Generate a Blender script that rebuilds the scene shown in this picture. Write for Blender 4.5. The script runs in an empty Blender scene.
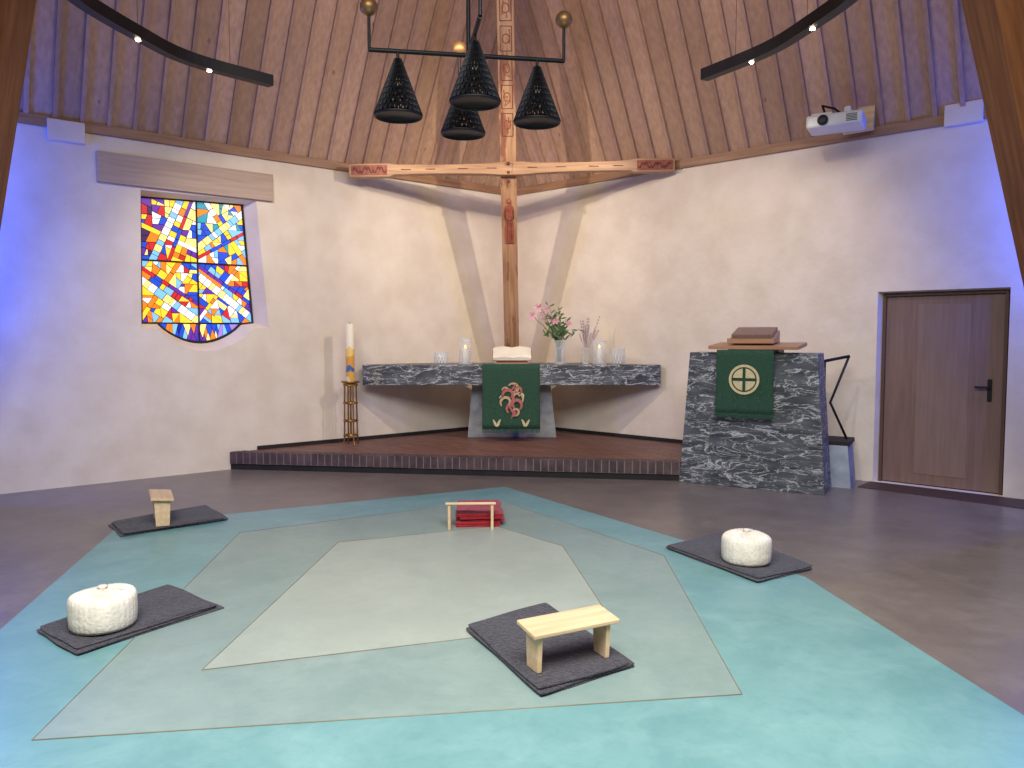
import bpy, bmesh, math, random
from mathutils import Vector, Matrix
from mathutils.geometry import tessellate_polygon
random.seed(7)
sc=bpy.context.scene
H=1.53; FPX=773.0; TH=math.radians(3.48)
def G(px,py,z=0.0):
    """survey helper: ground point (at height z) seen at a photo coordinate"""
    u=(px-512)/FPX; v=(384-py)/FPX
    d=Vector((u, math.cos(TH)+v*math.sin(TH), -math.sin(TH)+v*math.cos(TH)))
    s=(z-H)/d.z
    return Vector((d.x*s,d.y*s,z))
def lin(c):
    o=[]
    for x in c:
        x=x/255.0
        o.append(x/12.92 if x<=0.04045 else ((x+0.055)/1.055)**2.4)
    return (*o,1.0)
# ---------------------------------------------------------------- materials
def newmat(name):
    m=bpy.data.materials.new(name); m.use_nodes=True
    nt=m.node_tree; b=nt.nodes['Principled BSDF']
    return m,nt,b
def noise_mat(name,c1,c2,scale=5,rough=0.6,bump=0.0,bscale=None,stretch=(1,1,1),metal=0,detail=6,lo=0.35,hi=0.65,spec=None,sheen=0,distort=0):
    m,nt,b=newmat(name); N=nt.nodes; L=nt.links
    tc=N.new('ShaderNodeTexCoord'); mp=N.new('ShaderNodeMapping'); mp.inputs['Scale'].default_value=stretch
    L.new(tc.outputs['Object'],mp.inputs['Vector'])
    n=N.new('ShaderNodeTexNoise'); n.inputs['Scale'].default_value=scale; n.inputs['Detail'].default_value=detail
    n.inputs['Distortion'].default_value=distort
    L.new(mp.outputs[0],n.inputs['Vector'])
    r=N.new('ShaderNodeValToRGB'); r.color_ramp.elements[0].position=lo; r.color_ramp.elements[1].position=hi
    r.color_ramp.elements[0].color=lin(c1); r.color_ramp.elements[1].color=lin(c2)
    L.new(n.outputs['Fac'],r.inputs[0]); L.new(r.outputs[0],b.inputs['Base Color'])
    b.inputs['Roughness'].default_value=rough; b.inputs['Metallic'].default_value=metal
    if spec is not None: b.inputs['Specular IOR Level'].default_value=spec
    if sheen: b.inputs['Sheen Weight'].default_value=sheen
    if bump:
        n2=N.new('ShaderNodeTexNoise'); n2.inputs['Scale'].default_value=bscale or scale*4; n2.inputs['Detail'].default_value=5
        L.new(mp.outputs[0],n2.inputs['Vector'])
        bp=N.new('ShaderNodeBump'); bp.inputs['Strength'].default_value=bump; bp.inputs['Distance'].default_value=0.02
        L.new(n2.outputs['Fac'],bp.inputs['Height']); L.new(bp.outputs[0],b.inputs['Normal'])
    return m
def emit_mat(name,c,s,base=None):
    m,nt,b=newmat(name); b.inputs['Base Color'].default_value=lin(base or c)
    b.inputs['Emission Color'].default_value=lin(c); b.inputs['Emission Strength'].default_value=s
    b.inputs['Roughness'].default_value=0.25
    return m
def glass_mat(name):
    m,nt,b=newmat(name); b.inputs['Base Color'].default_value=lin((235,238,236))
    b.inputs['Roughness'].default_value=0.08; b.inputs['Alpha'].default_value=0.22
    return m
def wood(name,c1,c2,axis='x',rough=0.5,scale=3):
    st={'x':(0.6,9,9),'y':(9,0.6,9),'z':(9,9,0.6)}[axis]
    return noise_mat(name,c1,c2,scale=scale,rough=rough,stretch=st,bump=0.08,detail=8,lo=0.3,hi=0.7,distort=0.15)
M={}
M['plaster']=noise_mat('plaster_white',(224,209,188),(234,221,202),scale=3,rough=0.9,bump=0.3,bscale=10)
FB=dict(bump=0.03,bscale=20,lo=0.3,hi=0.7)
def floormat(name,c1,c2,c3,c4,rough=.36):
    """mottled trowelled screed: large clouds, light patches and dark smudges"""
    m=noise_mat(name,c1,c2,scale=1.1,rough=rough,distort=.6,**FB); nt=m.node_tree; N=nt.nodes; L=nt.links
    b=N['Principled BSDF']; src=b.inputs['Base Color'].links[0].from_socket
    tc=[n for n in N if n.type=='TEX_COORD'][0]
    for sc_,lo,hi,mx_,cc,dt in ((3.2,.46,.72,.5,c3,.5),(2.3,.48,.74,.5,c4,.9),(14,.48,.72,.3,c4,.3)):
        mp=N.new('ShaderNodeMapping'); mp.inputs['Location'].default_value=(sc_*3,sc_,0); L.new(tc.outputs['Object'],mp.inputs[0])
        n=N.new('ShaderNodeTexNoise'); n.inputs['Scale'].default_value=sc_; n.inputs['Detail'].default_value=10; n.inputs['Roughness'].default_value=.68; n.inputs['Distortion'].default_value=dt; L.new(mp.outputs[0],n.inputs['Vector'])
        r=N.new('ShaderNodeMapRange'); r.inputs['From Min'].default_value=lo; r.inputs['From Max'].default_value=hi; r.inputs['To Max'].default_value=mx_; L.new(n.outputs['Fac'],r.inputs[0])
        mx=N.new('ShaderNodeMix'); mx.data_type='RGBA'; L.new(r.outputs[0],mx.inputs[0]); L.new(src,mx.inputs[6]); mx.inputs[7].default_value=lin(cc); src=mx.outputs[2]
    L.new(src,b.inputs['Base Color'])
    return m
M['floor']=floormat('floor_dark_screed',(108,98,89),(124,113,103),(142,130,118),(86,77,70),.32)
M['teal']=floormat('floor_teal',(104,148,146),(118,162,158),(142,180,174),(84,132,134),.36)
M['mid']=floormat('floor_greygreen',(124,146,138),(138,158,149),(154,172,162),(106,132,128),.36)
M['pale']=floormat('floor_pale_sage',(154,164,150),(164,174,159),(174,184,168),(142,154,142),.36)
M['joint']=noise_mat('floor_joint',(120,108,88),(140,125,100),rough=0.5)
M['mat']=noise_mat('threshold_brown',(60,42,36),(80,58,48),scale=8,rough=0.6,stretch=(1,6,1))
M['beamx']=wood('plate_wood',(136,98,70),(172,132,98),'x')
M['lintel']=wood('lintel_wood',(174,152,134),(192,170,150),'x',rough=0.8)
M['pine']=wood('pine',(206,172,128),(230,200,158),'x',rough=0.5)
M['oak']=wood('oak_desk',(150,108,78),(178,134,100),'x',rough=0.45)
M['black']=noise_mat('black_metal',(16,16,18),(26,26,28),rough=0.5,metal=0.3)
M['brass']=noise_mat('brass',(150,108,52),(190,144,76),rough=0.32,metal=0.9)
M['agedbrass']=noise_mat('aged_brass',(120,88,52),(165,125,78),rough=0.4,metal=0.6)
M['white_plastic']=noise_mat('white_plastic',(205,205,205),(215,215,215),rough=0.35)
M['concrete']=noise_mat('altar_base_stone',(142,145,142),(172,174,170),scale=9,rough=0.75,bump=0.15)
M['step']=noise_mat('step_block',(140,148,160),(172,178,186),scale=6,rough=0.8)
M['dark']=noise_mat('dark_parts_and_recess_shade',(28,24,24),(40,34,32),rough=0.8)
M['green']=noise_mat('green_cloth',(28,62,44),(42,80,58),scale=60,rough=0.9,bump=0.2,sheen=0.1)
M['cream']=noise_mat('cream_embroidery',(190,176,130),(212,196,152),scale=60,rough=0.8)
M['red']=noise_mat('rose_embroidery',(158,84,80),(184,112,102),scale=60,rough=0.8)
M['tan']=noise_mat('tan_embroidery',(178,146,112),(198,166,132),scale=60,rough=0.8)
M['cloth_dark']=noise_mat('blanket_charcoal',(40,38,43),(66,61,67),scale=45,rough=1.0,bump=0.8,bscale=90,sheen=0.15)
M['cloth_red']=noise_mat('blanket_red',(140,14,26),(172,26,38),scale=40,rough=1.0,bump=0.4,bscale=120,sheen=0.2)
M['cotton']=noise_mat('cotton_offwhite',(222,212,192),(238,228,208),scale=20,rough=0.95,bump=0.3,bscale=60)
M['wax']=noise_mat('wax',(240,232,210),(248,242,224),rough=0.5)
M['paper']=noise_mat('paper',(225,218,195),(240,234,214),rough=0.8)
M['leaf']=noise_mat('leaf_green',(50,82,40),(86,116,62),rough=0.6)
M['pink']=noise_mat('petal_pink',(200,130,146),(226,168,178),rough=0.6)
M['dry']=noise_mat('dried_flower',(160,138,140),(196,178,174),rough=0.8)
M['glass']=glass_mat('clear_glass')
M['doorw']=wood('door_brown',(120,94,82),(136,108,94),'z',rough=0.5)
M['doorpanel']=wood('door_panel',(132,108,96),(144,118,106),'z',rough=0.35)
M['doorframe']=wood('door_frame',(86,60,48),(100,72,58),'z',rough=0.5)
M['mortar']=noise_mat('mortar',(118,108,102),(136,126,120),rough=0.9)
M['brick']=noise_mat('brick_dark',(64,48,50),(96,74,72),scale=6,rough=0.6,bump=0.2)
M['lead']=noise_mat('lead',(14,12,14),(22,20,22),rough=0.6)
M['flame']=emit_mat('flame',(255,190,90),6)
M['lamp']=emit_mat('lamp_led',(255,225,190),30)
M['bulb']=emit_mat('bulb',(255,225,190),.4)
def marble():
    m,nt,b=newmat('veined_marble'); N=nt.nodes; L=nt.links
    tc=N.new('ShaderNodeTexCoord'); mp=N.new('ShaderNodeMapping')
    mp.inputs['Rotation'].default_value=(0.3,0.6,0.2); mp.inputs['Scale'].default_value=(.8,1.3,2.8)
    L.new(tc.outputs['Object'],mp.inputs[0])
    def vein(scale,w,dist):
        n=N.new('ShaderNodeTexNoise'); n.inputs['Scale'].default_value=scale; n.inputs['Detail'].default_value=8; n.inputs['Roughness'].default_value=.58; n.inputs['Distortion'].default_value=dist
        L.new(mp.outputs[0],n.inputs['Vector'])
        s=N.new('ShaderNodeMath'); s.operation='SUBTRACT'; s.inputs[1].default_value=0.5; L.new(n.outputs['Fac'],s.inputs[0])
        a=N.new('ShaderNodeMath'); a.operation='ABSOLUTE'; L.new(s.outputs[0],a.inputs[0])
        r=N.new('ShaderNodeMapRange'); r.inputs['From Min'].default_value=0; r.inputs['From Max'].default_value=w
        r.inputs['To Min'].default_value=1; r.inputs['To Max'].default_value=0; L.new(a.outputs[0],r.inputs[0])
        return r
    v1=vein(2.9,0.017,.7); v2=vein(5.2,0.013,0.3)
    mx=N.new('ShaderNodeMath'); mx.operation='MAXIMUM'; L.new(v1.outputs[0],mx.inputs[0])
    h=N.new('ShaderNodeMath'); h.operation='MULTIPLY'; h.inputs[1].default_value=0.6; L.new(v2.outputs[0],h.inputs[0]); L.new(h.outputs[0],mx.inputs[1])
    n3=N.new('ShaderNodeTexNoise'); n3.inputs['Scale'].default_value=4; n3.inputs['Detail'].default_value=8; L.new(mp.outputs[0],n3.inputs['Vector'])
    rr=N.new('ShaderNodeValToRGB'); rr.color_ramp.elements[0].color=lin((48,51,57)); rr.color_ramp.elements[1].color=lin((98,102,106))
    rr.color_ramp.elements[0].position=.35; rr.color_ramp.elements[1].position=.75
    L.new(n3.outputs['Fac'],rr.inputs[0])
    mix=N.new('ShaderNodeMix'); mix.data_type='RGBA'; L.new(mx.outputs[0],mix.inputs[0]); L.new(rr.outputs[0],mix.inputs[6]); mix.inputs[7].default_value=lin((200,200,198))
    L.new(mix.outputs[2],b.inputs['Base Color']); b.inputs['Roughness'].default_value=0.5
    return m
M['marble']=marble()
def brick_top():
    m,nt,b=newmat('brick_paving'); N=nt.nodes; L=nt.links
    tc=N.new('ShaderNodeTexCoord'); mp=N.new('ShaderNodeMapping'); mp.inputs['Rotation'].default_value=(0,0,math.radians(40))
    L.new(tc.outputs['Object'],mp.inputs[0])
    br=N.new('ShaderNodeTexBrick'); br.inputs['Scale'].default_value=1.0; br.inputs['Brick Width'].default_value=0.25; br.inputs['Row Height'].default_value=0.09
    br.inputs['Mortar Size'].default_value=0.008; br.inputs['Color1'].default_value=lin((106,70,58)); br.inputs['Color2'].default_value=lin((130,90,76)); br.inputs['Mortar'].default_value=lin((72,56,50))
    L.new(mp.outputs[0],br.inputs['Vector']); L.new(br.outputs[0],b.inputs['Base Color']); b.inputs['Roughness'].default_value=0.5
    return m
M['bricktop']=brick_top()
def ceil_mat():
    m,nt,b=newmat('ceiling_boards'); N=nt.nodes; L=nt.links
    at=N.new('ShaderNodeAttribute'); at.attribute_name='Col'
    tc=N.new('ShaderNodeTexCoord'); mp=N.new('ShaderNodeMapping'); mp.inputs['Scale'].default_value=(12,12,0.7); L.new(tc.outputs['Object'],mp.inputs[0])
    n=N.new('ShaderNodeTexNoise'); n.inputs['Scale'].default_value=2.0; n.inputs['Detail'].default_value=6; L.new(mp.outputs[0],n.inputs['Vector'])
    r=N.new('ShaderNodeValToRGB'); r.color_ramp.elements[0].color=(0.84,0.82,0.80,1); r.color_ramp.elements[1].color=(1.08,1.08,1.08,1)
    r.color_ramp.elements[0].position=.3; r.color_ramp.elements[1].position=.65; L.new(n.outputs['Fac'],r.inputs[0])
    mx=N.new('ShaderNodeMix'); mx.data_type='RGBA'; mx.blend_type='MULTIPLY'; mx.inputs[0].default_value=1
    L.new(at.outputs['Color'],mx.inputs[6]); L.new(r.outputs[0],mx.inputs[7])
    v=N.new('ShaderNodeTexVoronoi'); v.inputs['Scale'].default_value=2.6; mp2=N.new('ShaderNodeMapping'); mp2.inputs['Scale'].default_value=(1.4,1.4,.7); L.new(tc.outputs['Object'],mp2.inputs[0]); L.new(mp2.outputs[0],v.inputs['Vector'])
    k=N.new('ShaderNodeMapRange'); k.inputs['From Min'].default_value=.05; k.inputs['From Max'].default_value=.085; k.inputs['To Min'].default_value=.5; k.inputs['To Max'].default_value=0; L.new(v.outputs['Distance'],k.inputs[0])
    m3=N.new('ShaderNodeMix'); m3.data_type='RGBA'; L.new(k.outputs[0],m3.inputs[0]); L.new(mx.outputs[2],m3.inputs[6]); m3.inputs[7].default_value=lin((92,60,44))
    L.new(m3.outputs[2],b.inputs['Base Color']); b.inputs['Roughness'].default_value=0.65
    return m
M['ceil']=ceil_mat()
def cross_mat():
    m=wood('cross_wood',(150,108,76),(198,154,112),'x'); nt=m.node_tree; N=nt.nodes; L=nt.links
    b=N['Principled BSDF']; src=b.inputs['Base Color'].links[0].from_socket
    tc=[n for n in N if n.type=='TEX_COORD'][0]
    mp=N.new('ShaderNodeMapping'); mp.inputs['Scale'].default_value=(1.2,5,5); L.new(tc.outputs['Object'],mp.inputs[0])
    n=N.new('ShaderNodeTexNoise'); n.inputs['Scale'].default_value=1.6; n.inputs['Detail'].default_value=4; L.new(mp.outputs[0],n.inputs['Vector'])
    r=N.new('ShaderNodeMapRange'); r.inputs['From Min'].default_value=.55; r.inputs['From Max'].default_value=.6; r.inputs['To Max'].default_value=.7; L.new(n.outputs['Fac'],r.inputs[0])
    mx=N.new('ShaderNodeMix'); mx.data_type='RGBA'; L.new(r.outputs[0],mx.inputs[0]); L.new(src,mx.inputs[6]); mx.inputs[7].default_value=lin((120,56,42)); L.new(mx.outputs[2],b.inputs['Base Color'])
    return m
M['crossw']=cross_mat()
M['armw']=wood('cross_arm_wood',(150,108,74),(194,152,110),'x')
# ---------------------------------------------------------------- mesh helpers
def link(o,parent=None):
    sc.collection.objects.link(o)
    if parent: o.parent=parent
    return o
def mesh(name,vs,fs,mat=None,parent=None,smooth=False,bevel=0,loc=None,rot=None,seg=2):
    me=bpy.data.meshes.new(name); me.from_pydata([tuple(v) for v in vs],[],fs); me.validate()
    bm=bmesh.new(); bm.from_mesh(me); bmesh.ops.recalc_face_normals(bm,faces=bm.faces); bm.to_mesh(me); bm.free()
    o=bpy.data.objects.new(name,me)
    if mat: me.materials.append(M[mat] if isinstance(mat,str) else mat)
    if smooth:
        for p in me.polygons: p.use_smooth=True
    if bevel:
        b=o.modifiers.new('b','BEVEL'); b.width=bevel; b.segments=seg; b.limit_method='ANGLE'
    if loc is not None: o.location=loc
    if rot is not None: o.rotation_euler=rot
    return link(o,parent)
def empty(name,loc=(0,0,0),rz=0):
    e=bpy.data.objects.new(name,None); e.empty_display_size=0.1; e.location=loc; e.rotation_euler=(0,0,rz); return link(e)
def box(name,size,loc,mat,parent=None,rot=(0,0,0),bevel=0.003):
    x,y,z=[s/2 for s in size]
    vs=[(i*x,j*y,k*z) for i in(-1,1) for j in(-1,1) for k in(-1,1)]
    fs=[(0,1,3,2),(4,6,7,5),(0,4,5,1),(2,3,7,6),(0,2,6,4),(1,5,7,3)]
    return mesh(name,vs,fs,mat,parent,bevel=bevel,loc=loc,rot=rot)
def prism(name,bot,top,mat,parent=None,bevel=0.0,loc=None,rot=None):
    n=len(bot); vs=list(bot)+list(top)
    fs=[tuple(range(n))[::-1],tuple(range(n,2*n))]+[(i,(i+1)%n,n+(i+1)%n,n+i) for i in range(n)]
    return mesh(name,vs,fs,mat,parent,bevel=bevel,loc=loc,rot=rot)
def slab(name,pts,z0,z1,mat,parent=None,bevel=0.0):
    return prism(name,[(p[0],p[1],z0) for p in pts],[(p[0],p[1],z1) for p in pts],mat,parent,bevel)
def lathe(name,prof,loc,mat,parent=None,n=32,smooth=True,fn=None,rot=None):
    vs=[];fs=[]
    for k,(r,z) in enumerate(prof):
        for i in range(n):
            a=2*math.pi*i/n
            rr,zz=(fn(r,z,a) if fn else (r,z))
            vs.append((rr*math.cos(a),rr*math.sin(a),zz))
    for k in range(len(prof)-1):
        for i in range(n):
            fs.append((k*n+i,k*n+(i+1)%n,(k+1)*n+(i+1)%n,(k+1)*n+i))
    fs.append(tuple(range(n))[::-1]); fs.append(tuple(range((len(prof)-1)*n,len(prof)*n)))
    return mesh(name,vs,fs,mat,parent,smooth=smooth,loc=loc,rot=rot)
def tube(name,pts,r,mat,parent=None,res=3,cyc=False,radii=None):
    cu=bpy.data.curves.new(name,'CURVE'); cu.dimensions='3D'; cu.bevel_depth=r; cu.bevel_resolution=res; cu.use_fill_caps=True
    s=cu.splines.new('POLY'); s.points.add(len(pts)-1); s.use_cyclic_u=cyc
    for i,p in enumerate(pts):
        s.points[i].co=(*p,1)
        if radii: s.points[i].radius=radii[i]
    o=bpy.data.objects.new(name,cu); cu.materials.append(M[mat]); 
    link(o,parent)
    return o
def ball(name,r,loc,mat,parent=None,sc3=(1,1,1)):
    bm=bmesh.new(); bmesh.ops.create_uvsphere(bm,u_segments=24,v_segments=14,radius=r)
    for v in bm.verts: v.co=Vector((v.co.x*sc3[0],v.co.y*sc3[1],v.co.z*sc3[2]))
    me=bpy.data.meshes.new(name); bm.to_mesh(me); bm.free()
    for p in me.polygons: p.use_smooth=True
    me.materials.append(M[mat]); o=bpy.data.objects.new(name,me); o.location=loc
    return link(o,parent)
# ---------------------------------------------------------------- wall frames
C0=Vector((0,11.55,0))
def unit(x,y): v=Vector((x,y,0)); return v.normalized()
tL=unit(-1,-.82); nL=unit(.82,-1); tR=unit(1,-.9); nR=unit(-.9,-1)
def WL(u,w,z): return C0+tL*u+nL*w+Vector((0,0,z))
def WR(u,w,z): return C0+tR*u+nR*w+Vector((0,0,z))
WH=3.6
def wall_with_hole(name,W,outer,hole,innerhole,depth):
    polys=[[Vector((u,z,0)) for u,z in outer],[Vector((u,z,0)) for u,z in hole]]
    tris=tessellate_polygon(polys)
    pts=outer+hole
    vs=[W(u,0,z) for u,z in pts]; fs=[tuple(t) for t in tris]
    n0=len(outer); m=len(hole); base=len(vs)
    vs+=[W(u,-depth,z) for u,z in innerhole]
    for i in range(m):
        j=(i+1)%m; fs.append((n0+i,n0+j,base+j,base+i))
    b2=len(vs); vs+=[W(u,-0.36,z) for u,z in outer]
    for i in range(n0):
        j=(i+1)%n0; fs.append((i,b2+i,b2+j,j))
    me=bpy.data.meshes.new(name); me.from_pydata([tuple(v) for v in vs],[],fs)
    o=bpy.data.objects.new(name,me); me.materials.append(M['plaster']); return link(o)
def arc(u0,u1,z,dep,n=14):
    return [(u0+(u1-u0)*(i/n), z-dep*math.sin(math.pi*i/n)**0.8) for i in range(1,n)]
glassP=[(5.08,1.68),(4.92,1.68)]+arc(4.92,4.0,1.68,.215)+[(4.0,1.68),(3.85,1.70),(3.947,3.08),(5.06,3.05)]
openP=[(5.13,1.62),(4.97,1.62)]+arc(4.97,3.93,1.62,.25)+[(3.93,1.62),(3.73,1.64),(3.85,3.11),(5.10,3.09)]
wall_with_hole('wall_left',WL,[(0,0),(9.5,0),(9.5,WH),(0,WH)],openP,glassP,0.2)
wall_with_hole('wall_right',WR,[(0,0),(9.5,0),(9.5,WH),(0,WH)],[(5.14,0.001),(6.32,0.001),(6.32,2.0),(5.14,2.0)],[(5.17,0.001),(6.30,0.001),(6.30,1.98),(5.17,1.98)],0.12)
# stained glass
win=empty('window_1',WL(4.45,-0.2,2.3))
wl=win.location.copy()
def relW(u,w,z): return WL(u,w,z)-wl
mesh('lead_backing',[relW(u,-0.215,z) for u,z in glassP],[tuple(range(len(glassP)))],'lead',win)
COL=dict(white=(226,228,228),lblue=(120,180,230),blue=(36,72,190),deep=(28,36,125),yellow=(246,200,52),orange=(232,124,32),purple=(96,46,150),red=(186,40,44),teal=(38,140,160),lilac=(150,120,200),dark=(66,38,84),amber=(250,222,130))
names=list(COL); pm=[emit_mat('stained_glass_'+n,COL[n],.9) for n in names]  # panes emit their own colour, standing in for daylight from outside
def area(p): return abs(sum(p[i][0]*p[(i+1)%len(p)][1]-p[(i+1)%len(p)][0]*p[i][1] for i in range(len(p)))/2)
def split(p,c,ang):
    nx,ny=math.cos(ang),math.sin(ang); A=[];B=[]
    for i in range(len(p)):
        a=p[i];b=p[(i+1)%len(p)]
        da=(a[0]-c[0])*nx+(a[1]-c[1])*ny; db=(b[0]-c[0])*nx+(b[1]-c[1])*ny
        if da>=0:A.append(a)
        if da<=0:B.append(a)
        if da*db<0:
            t=da/(da-db); q=(a[0]+(b[0]-a[0])*t,a[1]+(b[1]-a[1])*t); A.append(q);B.append(q)
    return A,B
def cen(p): return (sum(q[0] for q in p)/len(p),sum(q[1] for q in p)/len(p))
def rec(p,out,angs,big,tag):
    ar=area(p)
    if len(p)<3 or ar<0.0001: return
    if ar<big*random.uniform(.5,2.2): out.append((p,tag)); return
    best=0;dirv=(1,0)
    for a in p:
        for b in p:
            d=math.hypot(a[0]-b[0],a[1]-b[1])
            if d>best: best=d; dirv=((b[0]-a[0])/d,(b[1]-a[1])/d)
    la=math.atan2(dirv[1],dirv[0]); cands=sorted(angs,key=lambda a:-abs(math.cos(a-la))+random.uniform(-.25,.25))
    c=cen(p); c=(c[0]+random.uniform(-.12,.12)*best*dirv[0],c[1]+random.uniform(-.12,.12)*best*dirv[1])
    A,B=split(p,c,cands[0]); rec(A,out,angs,big,tag); rec(B,out,angs,big,tag)
U0,U1,Z0,Z1=5.07,3.87,1.68,3.06
def ST(s,t): return (U0+(U1-U0)*s, Z0+(Z1-Z0)*t)
mu,mz=ST(.5,.5)
quads={'BL':[(5.07,1.69),(mu,1.69),(mu,mz),(5.065,mz)],'BR':[(mu,1.69),(3.86,1.70),(3.905,mz),(mu,mz)],'TL':[(5.065,mz),(mu,mz),(mu,3.06),(5.05,3.04)],'TR':[(mu,mz),(3.905,mz),(3.955,3.07),(mu,3.06)],
  'AR':[(4.91,1.68)]+arc(4.91,4.01,1.68,.2)+[(4.01,1.68)]}
bands={'BL':[((0,.34),(.5,.02),.045),((0,.44),(.5,.16),.02),((.0,.05),(.34,.5),.025)],'BR':[((.5,.40),(1,.06),.045),((.5,.48),(1,.18),.02),((.5,.03),(.9,.5),.02)],
 'TL':[((.10,.5),(.36,1),.04),((.24,.5),(.46,1),.018),((0,.78),(.5,.60),.025)],'TR':[((.5,.62),(1,.98),.04),((.5,.54),(1,.80),.018),((.60,1),(.98,.5),.03)],'AR':[]}
colr={'BL':['orange','purple','yellow','lblue','blue','white','red','amber','orange','yellow'],'BR':['yellow','white','lblue','purple','orange','amber','blue','orange','red'],
 'TL':['purple','yellow','dark','orange','purple','blue','red','amber','white','yellow'],'TR':['lblue','blue','white','lblue','yellow','blue','teal','amber','orange'],'AR':['blue','purple','lilac','orange','deep','blue','lblue','amber']}
bandc=[['white','white','lblue','amber'],['purple','red','blue'],['yellow','white','orange']]
pieces=[]
for qn,poly in quads.items():
    work=[(poly,0)]
    angs=[0,math.pi/2]; perp={}
    for bi,(a,b,wd) in enumerate(bands[qn]):
        A=ST(*a);B=ST(*b); dx,dy=B[0]-A[0],B[1]-A[1]; l=math.hypot(dx,dy); n_=(-dy/l,dx/l); an=math.atan2(n_[1],n_[0]); angs.append(an); perp[bi+1]=an+math.pi/2
        nw=[]
        for p,t in work:
            if t: nw.append((p,t)); continue
            P1,R=split(p,(A[0]+n_[0]*wd,A[1]+n_[1]*wd),an)
            if len(P1)>=3: nw.append((P1,0))
            if len(R)>=3:
                mid_,R2=split(R,(A[0]-n_[0]*wd,A[1]-n_[1]*wd),an)
                if len(mid_)>=3: nw.append((mid_,bi+1))
                if len(R2)>=3: nw.append((R2,0))
        work=nw
    if qn=='AR': angs=[.3,-.35,0]
    for p,t in work: rec(p,pieces,[perp[t]] if t else angs+[random.uniform(-.3,.3)],.006 if t else .0055,(qn,t))
vs=[];fs=[];mi=[]
for p,(qn,t) in pieces:
    cx,cy=cen(p); b=len(vs)
    for q in p:
        d=Vector((q[0]-cx,q[1]-cy)); l=max(d.length,1e-5); k=max(0.3,(l-0.005)/l)
        vs.append(relW(cx+d.x*k,-0.2,cy+d.y*k))
    fs.append(tuple(range(b,len(vs))))
    c=random.choice(bandc[t-1] if t else colr[qn]); mi.append(names.index(c))
me=bpy.data.meshes.new('glass_panes'); me.from_pydata([tuple(v) for v in vs],[],fs)
for m_ in pm: me.materials.append(m_)
for i,p in enumerate(me.polygons): p.material_index=mi[i]
o=bpy.data.objects.new('glass_panes',me); link(o,win)
tube('mullion',[relW(mu,-.19,1.47),relW(mu,-.19,3.06)],.010,'lead',win)
tube('crossbar',[relW(5.07,-.19,mz),relW(3.9,-.19,mz)],.010,'lead',win)
tube('frame',[relW(u,-.19,z) for u,z in glassP],.016,'lead',win,cyc=True)
def wallbox(name,W,u0,u1,w0,w1,z0,z1,mat,parent=None,bevel=0.004):
    t=(W(1,0,0)-W(0,0,0)); rz=math.atan2(t.y,t.x)
    c=W((u0+u1)/2,(w0+w1)/2,(z0+z1)/2)
    if parent: c=c-parent.location
    return box(name,(abs(u1-u0),abs(w1-w0),z1-z0),c,mat,parent,rot=(0,0,rz),bevel=bevel)
wallbox('trim_lintel',WL,3.66,5.52,0,.05,3.12,3.43,'lintel')
wallbox('trim_wall_plate_left',WL,.12,9.4,-.12,.04,3.6,3.70,'beamx')
wallbox('trim_wall_plate_right',WR,.12,9.4,-.12,.04,3.6,3.70,'beamx')
wallbox('trim_pier_cap_left',WL,5.62,5.95,.0,.06,3.48,3.68,'plaster')
wallbox('trim_pier_cap_right',WR,5.72,6.05,.0,.06,3.58,3.78,'plaster')
wallbox('baseboard_platform_left',WL,.15,3.9,.002,.02,.2,.245,'dark')
wallbox('baseboard_platform_right',WR,.15,3.4,.002,.02,.2,.245,'dark')
# door
door=empty('door_1',WR(5.73,-.1,1.0))
def dwb(n,u0,u1,w0,w1,z0,z1,m): return wallbox(n,WR,u0,u1,w0,w1,z0,z1,m,door)
dwb('leaf',5.20,6.27,-.16,-.11,.01,1.95,'doorw')
dwb('panel',5.50,5.98,-.11,-.105,.12,1.86,'doorpanel')
dwb('jamb_a',5.17,5.20,-.18,-.08,0,1.98,'doorframe'); dwb('jamb_b',6.27,6.30,-.18,-.08,0,1.98,'doorframe'); dwb('head',5.17,6.30,-.18,-.08,1.95,1.98,'doorframe')
dwb('handle_plate',6.14,6.18,-.11,-.1,.9,1.12,'black')
dwb('handle_lever',6.04,6.17,-.07,-.055,1.03,1.05,'black'); dwb('handle_neck',6.15,6.17,-.1,-.06,1.03,1.05,'black')
dwb('backing',5.1,6.4,-.3,-.2,0,2.05,'dark')
# ---------------------------------------------------------------- floor
slab('floor',[(-9,-4),(9,-4),(9,12.5),(-9,12.5)],-.1,0,'floor')
def gp(l): return [G(x,y) for x,y in l]
outer=[G(505,487),G(120,525),G(0,630)]
d=(outer[2]-outer[1]); outer[2]=outer[1]+d*2.1
pr=[G(1024,716),G(805,577)]; d2=pr[0]-pr[1]
outer+= [Vector((-.1,.3,0)), pr[1]+d2*1.9, pr[1]]
mid=gp([(497,500),(240,533),(32,741),(742,695),(664,556)])
inn=gp([(497,527),(338,543),(202,671),(612,622),(563,547)])
slab('floor_inlay_teal',[(p.x,p.y) for p in outer],0,.002,'teal')
slab('floor_inlay_greygreen',[(p.x,p.y) for p in mid],.002,.0035,'mid')
slab('floor_inlay_pale',[(p.x,p.y) for p in inn],.0035,.005,'pale')
for nm,pl,z in (('floor_joint_mid',mid,.0033),('floor_joint_pale',inn,.0048)):
    tube(nm,[(p.x,p.y,z) for p in pl],.003,'joint',cyc=True,res=1)
slab('threshold_panel',[WR(5.12,.02,0)[:2],WR(7.2,.02,0)[:2],WR(7.2,.5,0)[:2],WR(5.12,.42,0)[:2]],0,.006,'mat')
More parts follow.
